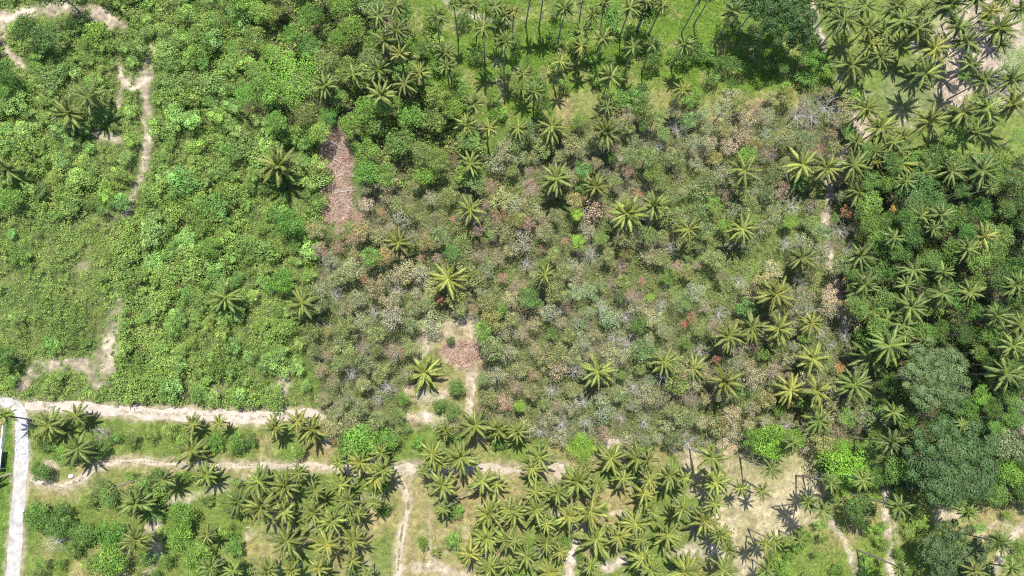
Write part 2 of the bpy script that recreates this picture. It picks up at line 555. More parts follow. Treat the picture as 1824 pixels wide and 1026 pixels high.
def stuff(name, V, C, label, mat=None):
    V = np.concatenate(V); C = np.concatenate(C)
    TRI[0] += 2 * len(V)
    o = link(name, quads_mesh(name, V, C, mat or M_LEAF))
    return tag(o, label, None, None, 'stuff')


def keep(px, py, zone, dens, seed, sand=1.0, way=2):
    r = np.random.default_rng(seed)
    w = samp(ZONE[zone], px, py) * dens * (1 - np.clip(samp(SAND, px, py) * 1.6 * sand, 0, 1)) * (1 - samp(STRAW, px, py))
    wy_ = samp(WAY, px, py)
    if zone == 'E': w = w * (1 - .8 * samp(DRYM, px, py))
    ok = (r.uniform(size=len(px)) < w) & ((wy_ < -way) | ((r.uniform(size=len(px)) < .22) & (wy_ < 3.5) & (px > 62)))
    return px[ok], py[ok]


def hue(px, py, cols, sc, seed):
    n = fbm(px, py, sc, seed, 3)
    n = np.clip((n - .3) / .4, 0, .999) * (len(cols) - 1)
    k = n.astype(int); t = (n - k)[:, None]
    cols = np.array(cols)
    return cols[k] * (1 - t) + cols[np.minimum(k + 1, len(cols) - 1)] * t


def xy(px, py):
    x, y = ground_pt(px, py)
    return x, y, gh(x, y)


GREENS = [(.120, .180, .040), (.152, .218, .048), (.188, .255, .064), (.132, .194, .048)]
OLIVE = [(.12, .14, .05), (.15, .165, .06), (.115, .15, .04), (.175, .175, .085)]
DARK = [(.035, .068, .016), (.055, .095, .020), (.08, .125, .026), (.045, .075, .020)]

V, C = [], []
px, py = scatter(78000, 101)                    # west: vines and low bushes
px, py = keep(px, py, 'A', 1.0, 1, .8)
low = smooth(.45, .62, fbm(px, py, 120, 61, 2) + .28 * smooth(260, 120, px) * smooth(330, 420, py))
x, y, z = xy(px, py); n = len(x)
rad = (1 - low) * rng.uniform(.45, 1.15, n) + low * rng.uniform(.35, .95, n)
rad = rad * (1 - .45 * samp(SANDW, px, py))
hg = rad * rng.uniform(.6, 1.7, n) * (1 - .3 * low)
mound = (1 - samp(SANDW, px, py)) * smooth(.42, .62, fbm(x, y, 5.0, 141, 3)) * (2.5 - 1.2 * low) * (1 + .8 * smooth(330, 420, px) * smooth(330, 250, py))
v, c = lumps(x, y, z - .1 + mound, rad, hg, 25, .25 + .12 * (1 - low), hue(px, py, GREENS, 60, 71) * rng.uniform(.8, 1.15, n)[:, None], seed=2)
V.append(v); C.append(c)
stuff('undergrowth', V, C, 'thick bright green scrub and vines covering the western slope')

V, C = [], []
px, py = scatter(46000, 102)
for zn, dn, cols, rr, per, ls, sd in (('B', .8, GREENS, (.6, 1.5), 24, .42, 3), ('F', .8, DARK, (.6, 1.6), 24, .42, 4),
                                      ('E', 1.0, OLIVE, (.45, 1.4), 26, .27, 5)):
    qx, qy = keep(px, py, zn, dn, sd, .9)
    x, y, z = xy(qx, qy); n = len(x)
    rad = rng.uniform(*rr, n)
    v, c = lumps(x, y, z - .1, rad, rad * rng.uniform(.6, 1.9, n), per, ls, hue(qx, qy, cols, 50, 80 + sd) * rng.uniform(.7, 1.2, n)[:, None], seed=sd, speck=1.0 if zn == 'E' else 0)
    V.append(v); C.append(c)
stuff('understory', V, C, 'tangled understory leaves beneath the plantation and forest trees')

V, C = [], []
px, py = scatter(130000, 103)
for zn, dn, cols, rr, per, ls, sd in (('C', 1.0, [(.085, .14, .02), (.11, .185, .025), (.14, .21, .04), (.10, .165, .022)], (.2, 1.0), 12, .27, 6),
                                      ('D', .5, [(.12, .17, .03), (.17, .22, .05)], (.15, .4), 6, .22, 7),
                                      ('H', .85, [(.11, .16, .025), (.17, .22, .04), (.24, .24, .08)], (.15, .6), 7, .26, 8),
                                      ('I', .9, [(.10, .15, .025), (.16, .20, .04), (.24, .23, .08)], (.15, .55), 7, .26, 9),
                                      ('K', 1.0, [(.11, .16, .025), (.16, .22, .04), (.22, .23, .07)], (.25, .9), 9, .28, 10),
                                      ('L', .8, [(.09, .15, .025), (.13, .2, .03)], (.2, .6), 8, .28, 11),
                                      ('S', .75, [(.22, .21, .09), (.15, .18, .05)], (.08, .26), 4, .2, 12)):
    qx, qy = keep(px, py, zn, dn, sd, 1.0, 3)
    k = fbm(qx, qy, 45, 90 + sd, 3) + rng.normal(0, .06, len(qx)) > (.37 if zn in 'HIK' else .44 if zn == 'D' else .25)
    if zn == 'H': k &= True
    dr = samp(DRYM, qx, qy)
    k &= rng.uniform(size=len(qx)) > .7 * dr
    qx, qy, dr = qx[k], qy[k], dr[k]
    x, y, z = xy(qx, qy); n = len(x)
    rad = rng.uniform(*rr, n)
    col = hue(qx, qy, cols, 40, 95 + sd)
    col = col * (1 - dr[:, None]) + np.array((.27, .25, .09)) * dr[:, None]
    v, c = lumps(x, y, z - .05, rad, rad * rng.uniform(.5, 1.0, n), per, ls, col * rng.uniform(.75, 1.2, n)[:, None], aspect=.4, seed=sd)
    V.append(v); C.append(c)
for tr, sd in ((TRACK_N, 13), (TRACK_S, 14), (TRACK_V, 15)):
    T_ = np.array(tr); t_ = rng.uniform(0, len(T_) - 1.001, 900); i_ = t_.astype(int); f_ = (t_ - i_)[:, None]
    q_ = T_[i_] * (1 - f_) + T_[i_ + 1] * f_
    qx = q_[:, 0] + rng.normal(0, 1, 900); qy = q_[:, 1] + rng.normal(0, .16, 900) * q_[:, 2]
    k = (fbm(qx, qy, 22, 201, 3) > .5) & (qx > 62)
    qx, qy = qx[k], qy[k]; x, y, z = xy(qx, qy); n = len(x)
    v, c = lumps(x, y, z, rng.uniform(.08, .28, n), rng.uniform(.06, .2, n), 5, .2, np.tile((.15, .16, .05), (n, 1)) * rng.uniform(.6, 1.2, n)[:, None], aspect=.4, seed=sd)
    V.append(v); C.append(c)
stuff('grass', V, C, 'uneven tussocky grass and weeds between palms and tracks')


# ------------------------------------------------------------------ tree crowns
def crown_mesh(name, seed, lobes, per, leaf, flat=.62, spread=.72, lr=(.26, .42), aspect=.62, jit=.2, lobejit=.14, nj=.5, ub=.5, speck=0., rust=0.):
    """crown of radius 1 around (0,0,0), bottom about -flat, made of leaf faces over uneven lobes"""
    r = np.random.default_rng(seed)
    P_, N_, C_ = [], [], []
    ga = 2.399963
    for k in range(lobes):
        q = math.sqrt((k + .5) / lobes) * spread * r.uniform(.82, 1.16)
        a = k * ga + r.normal(0, .25)
        h = flat * math.sqrt(max(0, 1 - (q / 1.02) ** 2)) * r.uniform(.55, 1.0) - .1
        cpos = np.array([q * math.cos(a), q * math.sin(a), h])
        R = r.uniform(*lr)
        u = r.uniform(0, 2 * math.pi, per); c = r.uniform(-.35, 1, per); s = np.sqrt(1 - c * c)
        n = np.stack([s * np.cos(u), s * np.sin(u), c], -1)
        p = cpos + n * np.array([R, R, R * .8]) * r.uniform(.6, 1.1, per)[:, None]
        N_.append(unit(n + np.array([0, 0, ub]) + r.normal(size=(per, 3)) * nj))
        P_.append(p)
        base = math.exp(r.normal(0, lobejit))
        col = base * np.exp(r.normal(0, jit, per))[:, None] * (1 + r.normal(0, .07, (per, 3)) * np.array([1.4, .4, 1]))
        k_ = r.uniform(size=per)
        col = np.where((k_ < speck)[:, None], np.array((1.75, 1.55, 2.4)) * r.uniform(.7, 1.2, per)[:, None], col)
        col = np.where((k_ > 1 - rust)[:, None], np.array((1.9, .95, 1.3)) * r.uniform(.7, 1.2, per)[:, None], col)
        C_.append(col)
    P = np.concatenate(P_); N = np.concatenate(N_); Cc = np.clip(np.concatenate(C_), .1, 3)
    V = leaves(P, N, leaf, aspect, r)
    return quads_mesh(name, V, Cc, M_LEAF)


def twig_mesh(name, seed, n, reach=1.0, width=.018, mat=None, levels=2, low=.0):
    """thin tapering branches that fan up and out from the trunk top"""
    r = np.random.default_rng(seed)
    V = []; F = []

    def blade(a, b, w):
        d = b - a; side = np.cross(d, [0, 0, 1.0])
        side = side / (np.linalg.norm(side) + 1e-6) * w
        up = np.cross(side, d); up = up / (np.linalg.norm(up) + 1e-6) * w
        i = len(V)
        V.extend([a + side, a - .5 * side + up, a - .5 * side - up, b])
        F.extend([(i, i + 1, i + 3), (i + 1, i + 2, i + 3), (i + 2, i, i + 3)])
    for k in range(n):
        a = r.uniform(0, 2 * math.pi); q = r.uniform(.35, reach); e = r.uniform(.1, .75)
        s = np.array([0, 0, -.45 + r.uniform(0, .25)])
        t = np.array([q * math.cos(a), q * math.sin(a), e - .45 * q])
        m = s + (t - s) * .5 + r.normal(0, .08, 3)
        blade(s, m, width * 1.6); blade(m - (m - s) * .1, t, width)
        for j in range(levels):
            f = m + (t - m) * r.uniform(.1, .8)
            g = f + (t - m) * .5 + r.normal(0, .22, 3) * np.array([1, 1, .6])
            blade(f, g, width * .7)
            for _ in range(levels - 1):
                g2 = f + (g - f) * r.uniform(.3, .9)
                blade(g2, g2 + (g - f) * .4 + r.normal(0, .13, 3), width * .5)
    return poly_mesh(name, V, F, mat or M_TWIG)


def trunk_mesh(name, seed, limbs=4):
    """trunk of height 1 (scaled by the tree), limbs forking near the top"""
    r = np.random.default_rng(seed)
    V, F = tube([(0, 0, -.08), (r.normal(0, .02), r.normal(0, .02), .35), (r.normal(0, .04), r.normal(0, .04), .7), (r.normal(0, .05), r.normal(0, .05), .95)], [.06, .045, .036, .02], 6)
    V = list(V); F = list(F)
    for k in range(limbs):
        a = 2 * math.pi * k / limbs + r.uniform(-.4, .4); o = len(V)
        v, f = tube([(0, 0, .5 + .1 * r.uniform()), (.16 * math.cos(a), .16 * math.sin(a), .72), (.36 * math.cos(a), .36 * math.sin(a), .85)], [.03, .022, .008], 5)
        V += v; F += [tuple(i + o for i in q) for q in f]
    return poly_mesh(name, V, F, M_BARK, True)


TRUNKS = [trunk_mesh('trunk', 300 + i) for i in range(4)]
CR = {
 'scrub': [crown_mesh('scrub_crown', 400 + i, 16, 120, .088, .60, .74, (.22, .36), jit=.32, speck=.07, rust=.06) for i in range(6)],
 'sparse': [crown_mesh('sparse_crown', 420 + i, 14, 72, .082, .60, .76, (.20, .34), jit=.36, speck=.19, rust=.08) for i in range(4)],
 'rusty': [crown_mesh('rusty_crown', 430 + i, 13, 62, .085, .60, .76, (.20, .34), jit=.3, speck=.25, rust=.42) for i in range(3)],
 'broad': [crown_mesh('broadleaf_crown', 440 + i, 24, 110, .092, .72, .76, (.22, .36), lobejit=.16, nj=.42, ub=.4) for i in range(6)],
 'fine': [crown_mesh('fine_leaved_crown', 460 + i, 34, 110, .055, .55, .80, (.20, .30), aspect=.45) for i in range(2)],
 'great': [crown_mesh('spreading_crown', 470 + i, 84, 230, .046, .66, .84, (.11, .19), jit=.12, lobejit=.10, nj=.24, ub=.15) for i in range(3)],
 'shrub': [crown_mesh('shrub_crown', 480 + i, 12, 100, .118, .62, .80, (.24, .44), lobejit=.2, nj=.45, ub=.4) for i in range(6)],
}
TWIGS = [twig_mesh('twigs', 500 + i, 22, 1.0, .010) for i in range(4)]
BARE = [twig_mesh('bare_branches', 520 + i, 30, 1.05, .010, levels=3) for i in range(4)]

LABELQ = []      # (object, noun phrase, place phrase, px, py) - labels are written at the end


def tree(name, style, px, py, rpx, h, color, noun, place, cat='tree', group=None, twigs=False, flat=1.0, label=None, wild=.08):
    """px, py, rpx: crown centre and radius on the photo's map; h: height of the crown centre"""
    x, y = ground_pt(px, py, h)
    x = float(x); y = float(y)
    R = px_size(px, py, h, rpx)
    z0 = float(gh(x, y))
    root = bpy.data.objects.new(name, None)
    root.empty_display_size = .5
    COL.objects.link(root)
    root.location = (x, y, z0)
    az = random.uniform(0, 6.283)
    top = h
    tm = random.choice(TRUNKS)
    link('trunk', tm, root, (0, 0, 0), (0, 0, az), (max(.8, R * .9), max(.8, R * .9), top))
    if style == 'bare':
        link('branches', random.choice(BARE), root, (0, 0, h), (0, 0, az), (R, R, R * .9))
    else:
        ms = CR[style]
        link('crown', random.choice(ms), root, (0, 0, h), (0, 0, az), (R * random.uniform(1 - wild, 1 + wild), R * random.uniform(1 - wild, 1 + wild), R * flat * random.uniform(.85, 1.15)), color)
        if twigs:
            link('branches', random.choice(TWIGS), root, (0, 0, h), (0, 0, az + 1), (R, R, R * .95))
    tag(root, label, cat, group)
    if label is None:
        LABELQ.append((root, noun, place, px, py))
    return root


def jitter(c, s=.12):
    g = math.exp(random.gauss(0, s))
    return (c[0] * g * (1 + random.gauss(0, .08)), c[1] * g, c[2] * g * (1 + random.gauss(0, .1)))


def darts(zone, n, dmin, seed, taken, excl=.35):
    r = np.random.default_rng(seed)
    out = []
    tries = 0
    P = list(taken)
    A = np.array([(p[0], p[1], p[2]) for p in P]) if P else np.zeros((0, 3))
    clr = [(728, 700), (745, 600), (785, 555), (852, 556), (862, 640), (852, 735), (800, 752), (730, 745)]
    while len(out) < n and tries < n * 60:
        tries += 1
        q = r.uniform([-40, -40], [1864, 1066])
        if samp(ZONE[zone], q[:1], q[1:])[0] < .5: continue
        if samp(SAND, q[:1], q[1:])[0] > excl or (zone == 'A' and samp(SANDW, q[:1], q[1:])[0] > .4) or samp(STRAW, q[:1], q[1:])[0] > .4 or samp(WAY, q[:1], q[1:])[0] > -dmin * .55: continue
        if zone == 'E' and inside(q[:1], q[1:], clr)[0]: continue
        if len(A):
            d = np.hypot(A[:, 0] - q[0], A[:, 1] - q[1])
            if (d < np.maximum(dmin * r.uniform(.8, 1.1), A[:, 2])).any(): continue
        out.append((float(q[0]), float(q[1])))
        A = np.vstack([A, [q[0], q[1], 0]])
    return out


# the trees one can name
BIG = [
 # px, py, r, height, style, colour, name, label, flat
 (518,142,60,9,'fine',(.13,.24,.035),'broadleaf_tree','large round bright green fine-leaved tree among the northern bushes',.7),
 (1660,672,69,15,'great',(.088,.124,.050),'spreading_tree','huge grey-green spreading tree, upper of the two giant crowns',.62),
 (1694,825,81,14,'great',(.052,.090,.031),'spreading_tree','huge dark green spreading tree, lower of the two giant crowns',.62),
 (1790,792,34,9,'broad',(.13,.16,.075),'broadleaf_tree','grey-green tree just east of the lower giant crown',.8),
 (1796,842,30,6,'broad',(.11,.20,.030),'broadleaf_tree','bright green tree at the foot of the lower giant crown',.8),
 (1748,705,22,8,'broad',(.11,.20,.035),'broadleaf_tree','bright green tree against the east side of upper giant crown',.8),
 (1692,992,60,8,'great',(.060,.090,.035),'broadleaf_tree','very dark rounded tree alone among the southeast paths',.75),
 (1740,1022,34,6,'broad',(.07,.10,.04),'broadleaf_tree','small dark tree touching the very dark rounded tree',.8),
 (1497,826,44,8,'broad',(.13,.25,.028),'broadleaf_tree','vivid lime green tree at the east end of sandy clearing',.9),
 (1536,848,26,6,'broad',(.12,.20,.035),'broadleaf_tree','paler green tree overlapping the vivid lime green tree',.9),
 (1548,805,26,6,'broad',(.09,.14,.035),'broadleaf_tree','dull green tree northeast of the vivid lime green tree',.9),
 (1528,905,34,6,'broad',(.055,.10,.022),'broadleaf_tree','dark green tree south of the vivid lime green tree',.9),
 (1372,788,36,5,'broad',(.11,.20,.025),'broadleaf_tree','bright green bushy tree at the north edge of sandy clearing',.9),
 (1340,782,24,5,'broad',(.08,.15,.025),'broadleaf_tree','darker half of the green clump north of sandy clearing',.9),
 (1412,782,22,5,'broad',(.10,.18,.025),'broadleaf_tree','small green tree beside a palm north of sandy clearing',.9),
 (1035,797,30,3.5,'fine',(.15,.27,.03),'round_bush','round bright green bush beside the bright sand patch',.9),
 (640,790,44,5,'broad',(.10,.19,.030),'broadleaf_tree','broad bright green tree just north of the dirt track',.8),
 (690,782,26,4,'broad',(.09,.17,.030),'broadleaf_tree','small green tree east of the broad track-side tree',.8),
 (517,398,32,5,'broad',(.075,.16,.030),'broadleaf_tree','round dark green tree standing alone in western scrub',.9),
 (507,502,26,4,'broad',(.09,.18,.030),'broadleaf_tree','round green tree below the lone dark one in western scrub',.9),
 (584,208,20,6,'fine',(.085,.20,.035),'broadleaf_tree','smooth green tree at the top of the felled brush strip',.9),
 (375,440,22,3.5,'broad',(.10,.17,.03),'broadleaf_tree','lone tree casting a dark shadow in western scrub',.9),
 (50,52,26,6,'broad',(.060,.105,.025),'broadleaf_tree','dark tree west of the pair inside the northwest track loop',.9),
 (85,65,30,6,'broad',(.065,.115,.030),'broadleaf_tree','dark tree east of the pair inside the northwest track loop',.9),
 (105,-12,38,8,'broad',(.065,.115,.030),'broadleaf_tree','dark tree cut by the top edge beside northwest track',.9),
 (12,130,26,5,'broad',(.06,.12,.025),'broadleaf_tree','dark bush tree at the northwest edge below the track bend',.9),
 (10,160,18,4,'broad',(.09,.18,.03),'broadleaf_tree','brighter green bush tree at the far northwest edge',.9),
 (22,355,24,4,'broad',(.11,.20,.035),'broadleaf_tree','leafy green bush tree on the western edge under yellow palm',.9),
 (8,635,26,4,'broad',(.06,.12,.025),'broadleaf_tree','dark bush on the western edge above the road bend',.9),
 (200,950,34,3,'broad',(.085,.17,.030),'round_bush','large rounded green bush south of the dirt track bend',.9),
 (200,1000,36,3,'broad',(.11,.19,.030),'round_bush','yellow-green bush below the large rounded green bush',.9),
 (328,918,28,3,'broad',(.10,.18,.030),'round_bush','green bush clump east of the pale sand patch',.9),
 (322,955,30,3,'broad',(.11,.19,.032),'round_bush','lower green bush clump east of the pale sand patch',.9),
 (352,985,30,3,'broad',(.12,.19,.035),'round_bush','bushy clump south of the twin green bush clumps',.9),
 (66,920,28,3,'broad',(.075,.14,.028),'round_bush','dark green bush close beside the white road',.9),
 (105,935,28,3,'broad',(.075,.14,.030),'round_bush','dark green bush second from the white road',.9),
 (145,950,26,3,'broad',(.08,.14,.030),'round_bush','dark green bush third from the white road',.9),
 (76,840,20,2.5,'broad',(.07,.13,.03),'round_bush','low dark bush inside the dirt track bend by road',.9),
 (1385,20,66,12,'great',(.042,.078,.024),'spreading_tree','tall dark spreading tree at the top edge above the meadow',.8),
 (1328,4,44,10,'broad',(.042,.08,.022),'broadleaf_tree','dark tree west of the tall dark spreading tree',.8),
 (1425,66,32,8,'broad',(.045,.09,.022),'broadleaf_tree','dark tree below the tall dark spreading tree',.8),
 (1442,105,26,5,'broad',(.085,.17,.03),'broadleaf_tree','bright bushy tree at the meadow edge by eastern grove',.9),
 (1150,18,36,9,'broad',(.045,.085,.022),'broadleaf_tree','dark tree with deep shadow in the middle of meadow',.9),
 (1700,230,40,7,'fine',(.14,.23,.05),'feathery_tree','feathery pale green tree in the northeast palm grove',.7),
 (1802,112,34,7,'fine',(.13,.22,.05),'feathery_tree','feathery pale green tree on the northeast edge',.7),
 (1812,246,20,5,'fine',(.12,.20,.05),'feathery_tree','small feathery tree on the east edge of palm grove',.7),
 (1636,345,42,8,'fine',(.085,.16,.045),'feathery_tree','feathery dark green tree at the north of eastern forest',.7),
 (1740,300,30,7,'broad',(.06,.11,.03),'broadleaf_tree','dark green tree between palms north of eastern forest',.8),
 (1330,280,20,5,'broad',(.12,.21,.035),'broadleaf_tree','bright lime tree behind a palm in the plantation',.9),
 (1028,382,13,6,'broad',(.19,.28,.04),'lime_tree','small vivid yellow-green tree in the middle of the plantation',.9),
 (926,724,12,5,'broad',(.16,.25,.04),'lime_tree','small yellow-green tree in the southern plantation',.9),
 (1030,432,16,6,'broad',(.15,.24,.035),'lime_tree','yellow-green tree below the vivid yellow-green one',.9),
 (1158,530,9,6,'broad',(.16,.25,.04),'lime_tree','tiny lime tree beside grey bare branches in plantation',.9),
 (1405,395,14,4,'broad',(.14,.22,.04),'lime_tree','lime green sapling in the grassy eastern glade',.9),
 (1290,402,14,4,'broad',(.13,.21,.04),'lime_tree','lime green sapling beside palms in the grassy glade',.9),
 (1215,537,24,5,'fine',(.14,.20,.07),'broadleaf_tree','smooth pale green tree in the plantation centre',.7),
 (1218,578,9,5,'rusty',(.24,.11,.06),'red_leaved_tree','crimson-leaved tree nearly in the centre of plantation',.9),
 (1232,566,12,5,'rusty',(.19,.13,.07),'red_leaved_tree','dull red tree touching the crimson-leaved tree',.9),
 (1136,346,9,6,'rusty',(.23,.12,.05),'red_leaved_tree','orange-red tree above the paired palms in plantation',.9),
 (787,534,11,5,'rusty',(.23,.13,.07),'red_leaved_tree','orange-red tree directly under the big plantation palm',.9),
 (806,391,6,6,'rusty',(.23,.14,.08),'red_leaved_tree','small salmon-red tree beside a palm in northwest plantation',.9),
 (1495,655,13,5,'rusty',(.26,.18,.05),'red_leaved_tree','orange-leaved tree between palms on the eastern plantation edge',.9),
 (1006,430,8,5,'rusty',(.22,.14,.08),'red_leaved_tree','orange-pink tree left of the small yellow-green trees',.9),
 (1142,502,9,5,'rusty',(.24,.15,.09),'red_leaved_tree','salmon-red tree in the middle of the plantation',.9),
 (1505,378,14,5,'rusty',(.19,.13,.06),'red_leaved_tree','rusty tree beside the pale trail on the east side',.9),
 (648,497,10,5,'rusty',(.19,.14,.06),'red_leaved_tree','orange-brown tree on the western plantation edge',.9),
 (680,378,10,5,'rusty',(.18,.13,.06),'red_leaved_tree','orange-brown tree near the felled brush strip',.9),
 (750,460,9,5,'rusty',(.20,.14,.08),'red_leaved_tree','pink-brown tree east of a palm in western plantation',.9),
 (1275,640,9,5,'rusty',(.19,.13,.08),'red_leaved_tree','pinkish tree above a palm in southern plantation',.9),
 (600,858-70,10,5,'rusty',(.21,.16,.06),'red_leaved_tree','orange-tipped tree at the southwest plantation corner',.9),
 (895,495,12,4,'rusty',(.20,.15,.09),'red_leaved_tree','pinkish tree above the clearing in the plantation',.9),
 (812,690,18,2.5,'broad',(.09,.15,.035),'round_bush','rounded green bush east of the low palm in the clearing',.9),
 (783,722,15,2.5,'broad',(.10,.15,.04),'round_bush','green bush south of the low palm in the clearing',.9),
 (806,734,16,2.5,'broad',(.09,.14,.04),'round_bush','dark green bush at the south end of the clearing',.9),
 (803,606,9,2,'broad',(.06,.09,.03),'round_bush','small dark bush in the middle of the clearing',.9),
 (1590,372,7,8,'rusty',(.30,.25,.05),'lime_tree','tiny yellow-flowered tree in the dark eastern forest',.9),
 (940,470,16,5,'bare',(1,1,1),'bare_tree','pale leafless tree beside a small palm in plantation',.9),
 (1070,545,16,5,'bare',(1,1,1),'bare_tree','pale leafless tree in the centre of the plantation',.9),
 (1178,545,13,5,'bare',(1,1,1),'bare_tree','whitish leafless tree beside the smooth pale green tree',.9),
 (1115,565,14,5,'bare',(1,1,1),'bare_tree','grey leafless tree southwest of the smooth pale green tree',.9),
 (1316,500,16,5,'bare',(1,1,1),'bare_tree','silvery leafless tree in the grassy eastern glade',.9),
 (1195,440,14,5,'bare',(1,1,1),'bare_tree','grey leafless tree beside a leaning palm in plantation',.9),
 (1470,190,26,6,'bare',(1,1,1),'bare_tree','wide grey leafless tree at the northeast plantation corner',.9),
 (1418,205,22,5,'bare',(1,1,1),'bare_tree','grey leafless tree west of the northeast plantation corner',.9),
 (1498,410,18,5,'bare',(1,1,1),'bare_tree','grey leafless tree beside the pale eastern trail',.9),
 (1510,445,16,5,'bare',(1,1,1),'bare_tree','lower grey leafless tree beside the pale eastern trail',.9),
 (100,965,26,2,'bare',(1,1,1),'bare_tree','dead branching tree behind dark bushes by the white road',.9),
 (180,770,18,3,'bare',(1,1,1),'bare_tree','purplish bare bush just south of the sandy track',.9),
 (690,45,20,5,'sparse',(.20,.16,.10),'broadleaf_tree','brownish thin-leaved tree among the northern palms',.9),
]
big_taken = []
for (px_, py_, r_, h_, st, colr, nm, lab, fl) in BIG:
    cat = {'round_bush': 'bush', 'bare_tree': 'bare tree'}.get(nm, 'tree')
    tree(nm, st, px_, py_, r_, h_, colr, None, None, cat, None, st == 'sparse', fl, lab)
    big_taken.append((px_, py_, r_ * (1.18 if st == 'great' else .85)))

# central plantation
def e_place(px, py):
    ns = 'north' if py < 400 else ('middle' if py < 590 else 'south')
    ew = 'west' if px < 870 else ('centre' if px < 1200 else 'east')
    return {'northwest': 'northwest', 'northcentre': 'north', 'northeast': 'northeast', 'middlewest': 'west', 'middlecentre': 'core', 'middleeast': 'east', 'southwest': 'southwest', 'southcentre': 'south', 'southeast': 'southeast'}[ns + ew]


for (px_, py_) in darts('E', 470, 27, 7, big_taken, .45):
    rnd = random.random()
    g = float(samp(GLD, np.array([px_]), np.array([py_]))[0])
    if g > .5 and random.random() < .3: continue
    greyness = .35 + .5 * (px_ > 880) * (py_ > 520) + .3 * (py_ < 260) * (px_ > 1250) - .25 * (px_ < 880) - .1 * (py_ < 380)
    pl = 'in the plantation %s' % e_place(px_, py_)
    rr = random.choice([random.uniform(12, 17), random.uniform(16, 22), random.uniform(20, 27)])
    hh = random.uniform(2.4, 6.2) * (.8 + rr / 80)
    wrm = (float(fbm(px_, py_, 130, 191, 3)) - .47) * 1.7
    ET = lambda c: jitter((c[0] * (1 + .55 * wrm), c[1] * (1 - .05 * abs(wrm)), c[2] * (1 + .5 * wrm)), .13)
    if rnd < .07 + .12 * max(0, greyness - .4):
        tree('bare_tree', 'bare', px_, py_, rr * .85, hh, (1, 1, 1), 'grey leafless tree', pl, 'bare tree', 'leafless trees of the plantation')
    elif rnd < .20:
        tree('red_leaved_tree', 'rusty', px_, py_, rr * .8, hh, ET((.150, .145, .075)), 'rusty thin-leaved tree', pl, 'tree', 'rusty trees of the plantation', True)
    elif rnd < .36 + .4 * greyness:
        tree('thin_crowned_tree', 'sparse', px_, py_, rr, hh, ET((.180, .198, .092)), 'grey-olive open-crowned tree', pl, 'tree', 'trees of the central plantation', True)
    elif rnd < .93:
        tree('plantation_tree', 'scrub', px_, py_, rr, hh, ET((.146, .176, .062)), 'olive green round-crowned tree', pl, 'tree', 'trees of the central plantation', random.random() < .6)
    else:
        tree('plantation_tree', 'scrub', px_, py_, rr * .9, hh, jitter((.09, .16, .035), .1), 'fresh green leafy tree', pl, 'tree', 'trees of the central plantation')

# forest east and north, meadow and grove trees
for zn, n, dm, sd, hr, rrange, pal, pl in (
    ('B', 75, 34, 21, (4, 8), (20, 30), [(.10, .175, .03), (.13, .20, .04), (.075, .135, .03), (.12, .16, .045)], 'in the northern woodland'),
    ('F', 120, 33, 22, (5, 10), (19, 30), [(.062, .112, .024), (.045, .085, .020), (.082, .142, .028), (.10, .16, .036)], 'in the eastern forest'),
    ('C', 85, 26, 23, (1.6, 4), (12, 24), [(.09, .16, .03), (.12, .19, .035), (.07, .12, .025)], 'on the northern meadow'),
    ('D', 12, 45, 24, (2, 4), (12, 18), [(.09, .17, .03), (.11, .19, .035)], 'in the northeast palm grove'),
    ('K', 80, 22, 25, (1, 2.6), (8, 17), [(.10, .17, .03), (.13, .20, .04)], 'among the southeast paths'),
    ('I', 58, 25, 26, (1.2, 3), (10, 21), [(.09, .16, .03), (.12, .18, .04), (.075, .12, .03)], 'between the road and southern grove'),
    ('H', 44, 34, 27, (1.2, 3), (10, 18), [(.09, .16, .03), (.12, .19, .035)], 'under the southern palms')):
    tk = big_taken
    for (px_, py_) in darts(zn, n, dm, sd, tk, .3):
        if zn == 'C' and py_ < 70 and random.random() < .7: continue
        c_ = random.choice(pal)
        lum = c_[1]
        noun = ('dark green leafy tree' if lum < .14 else 'mid green leafy tree' if lum < .18 else 'light green leafy tree')
        nm = 'broadleaf_tree'; cat = 'tree'
        h_ = random.uniform(*hr)
        if h_ < 3.2:
            noun = noun.replace('leafy tree', 'low bush'); nm = 'round_bush'; cat = 'bush'
        tree(nm, 'shrub' if cat == 'bush' else 'broad', px_, py_, random.uniform(*rrange), h_, jitter(c_, .1), noun, pl, cat, noun.split(' leafy')[0].split(' low')[0] + ' ' + cat + ' ' + pl, False, .85, None, .25 if cat == 'bush' else .1)

# western scrub bushes
def a_place(px, py):
    if px < 250:
        return 'west of the scrub path' if py < 340 else 'on the lower western slope'
    return 'on the upper scrub slope' if py < 250 else ('in the middle scrub' if py < 480 else 'above the sandy track')


for (px_, py_) in darts('A', 330, 27, 31, big_taken, .3):
    low = px_ < 260 and py_ > 390
    if low and random.random() < .8: continue
    hi = px_ > 300 and py_ < 330
    rr = min(random.lognormvariate(2.72, .28), 30) * (1.2 if hi else 1) * (.8 if low else 1)
    c_ = random.choice([(.138, .215, .050), (.165, .25, .062), (.11, .178, .042), (.145, .222, .056)])
    noun = 'dark green shrub' if c_[1] < .18 else ('pale green shrub' if c_[1] > .22 else 'mid green shrub')
    tree('shrub', 'shrub', px_, py_, rr, random.uniform(1.2, 2.4) * (1.5 if hi else 1), jitter(c_, .12), noun, a_place(px_, py_), 'shrub', 'shrubs of the western scrub', False, .8, None, .28)


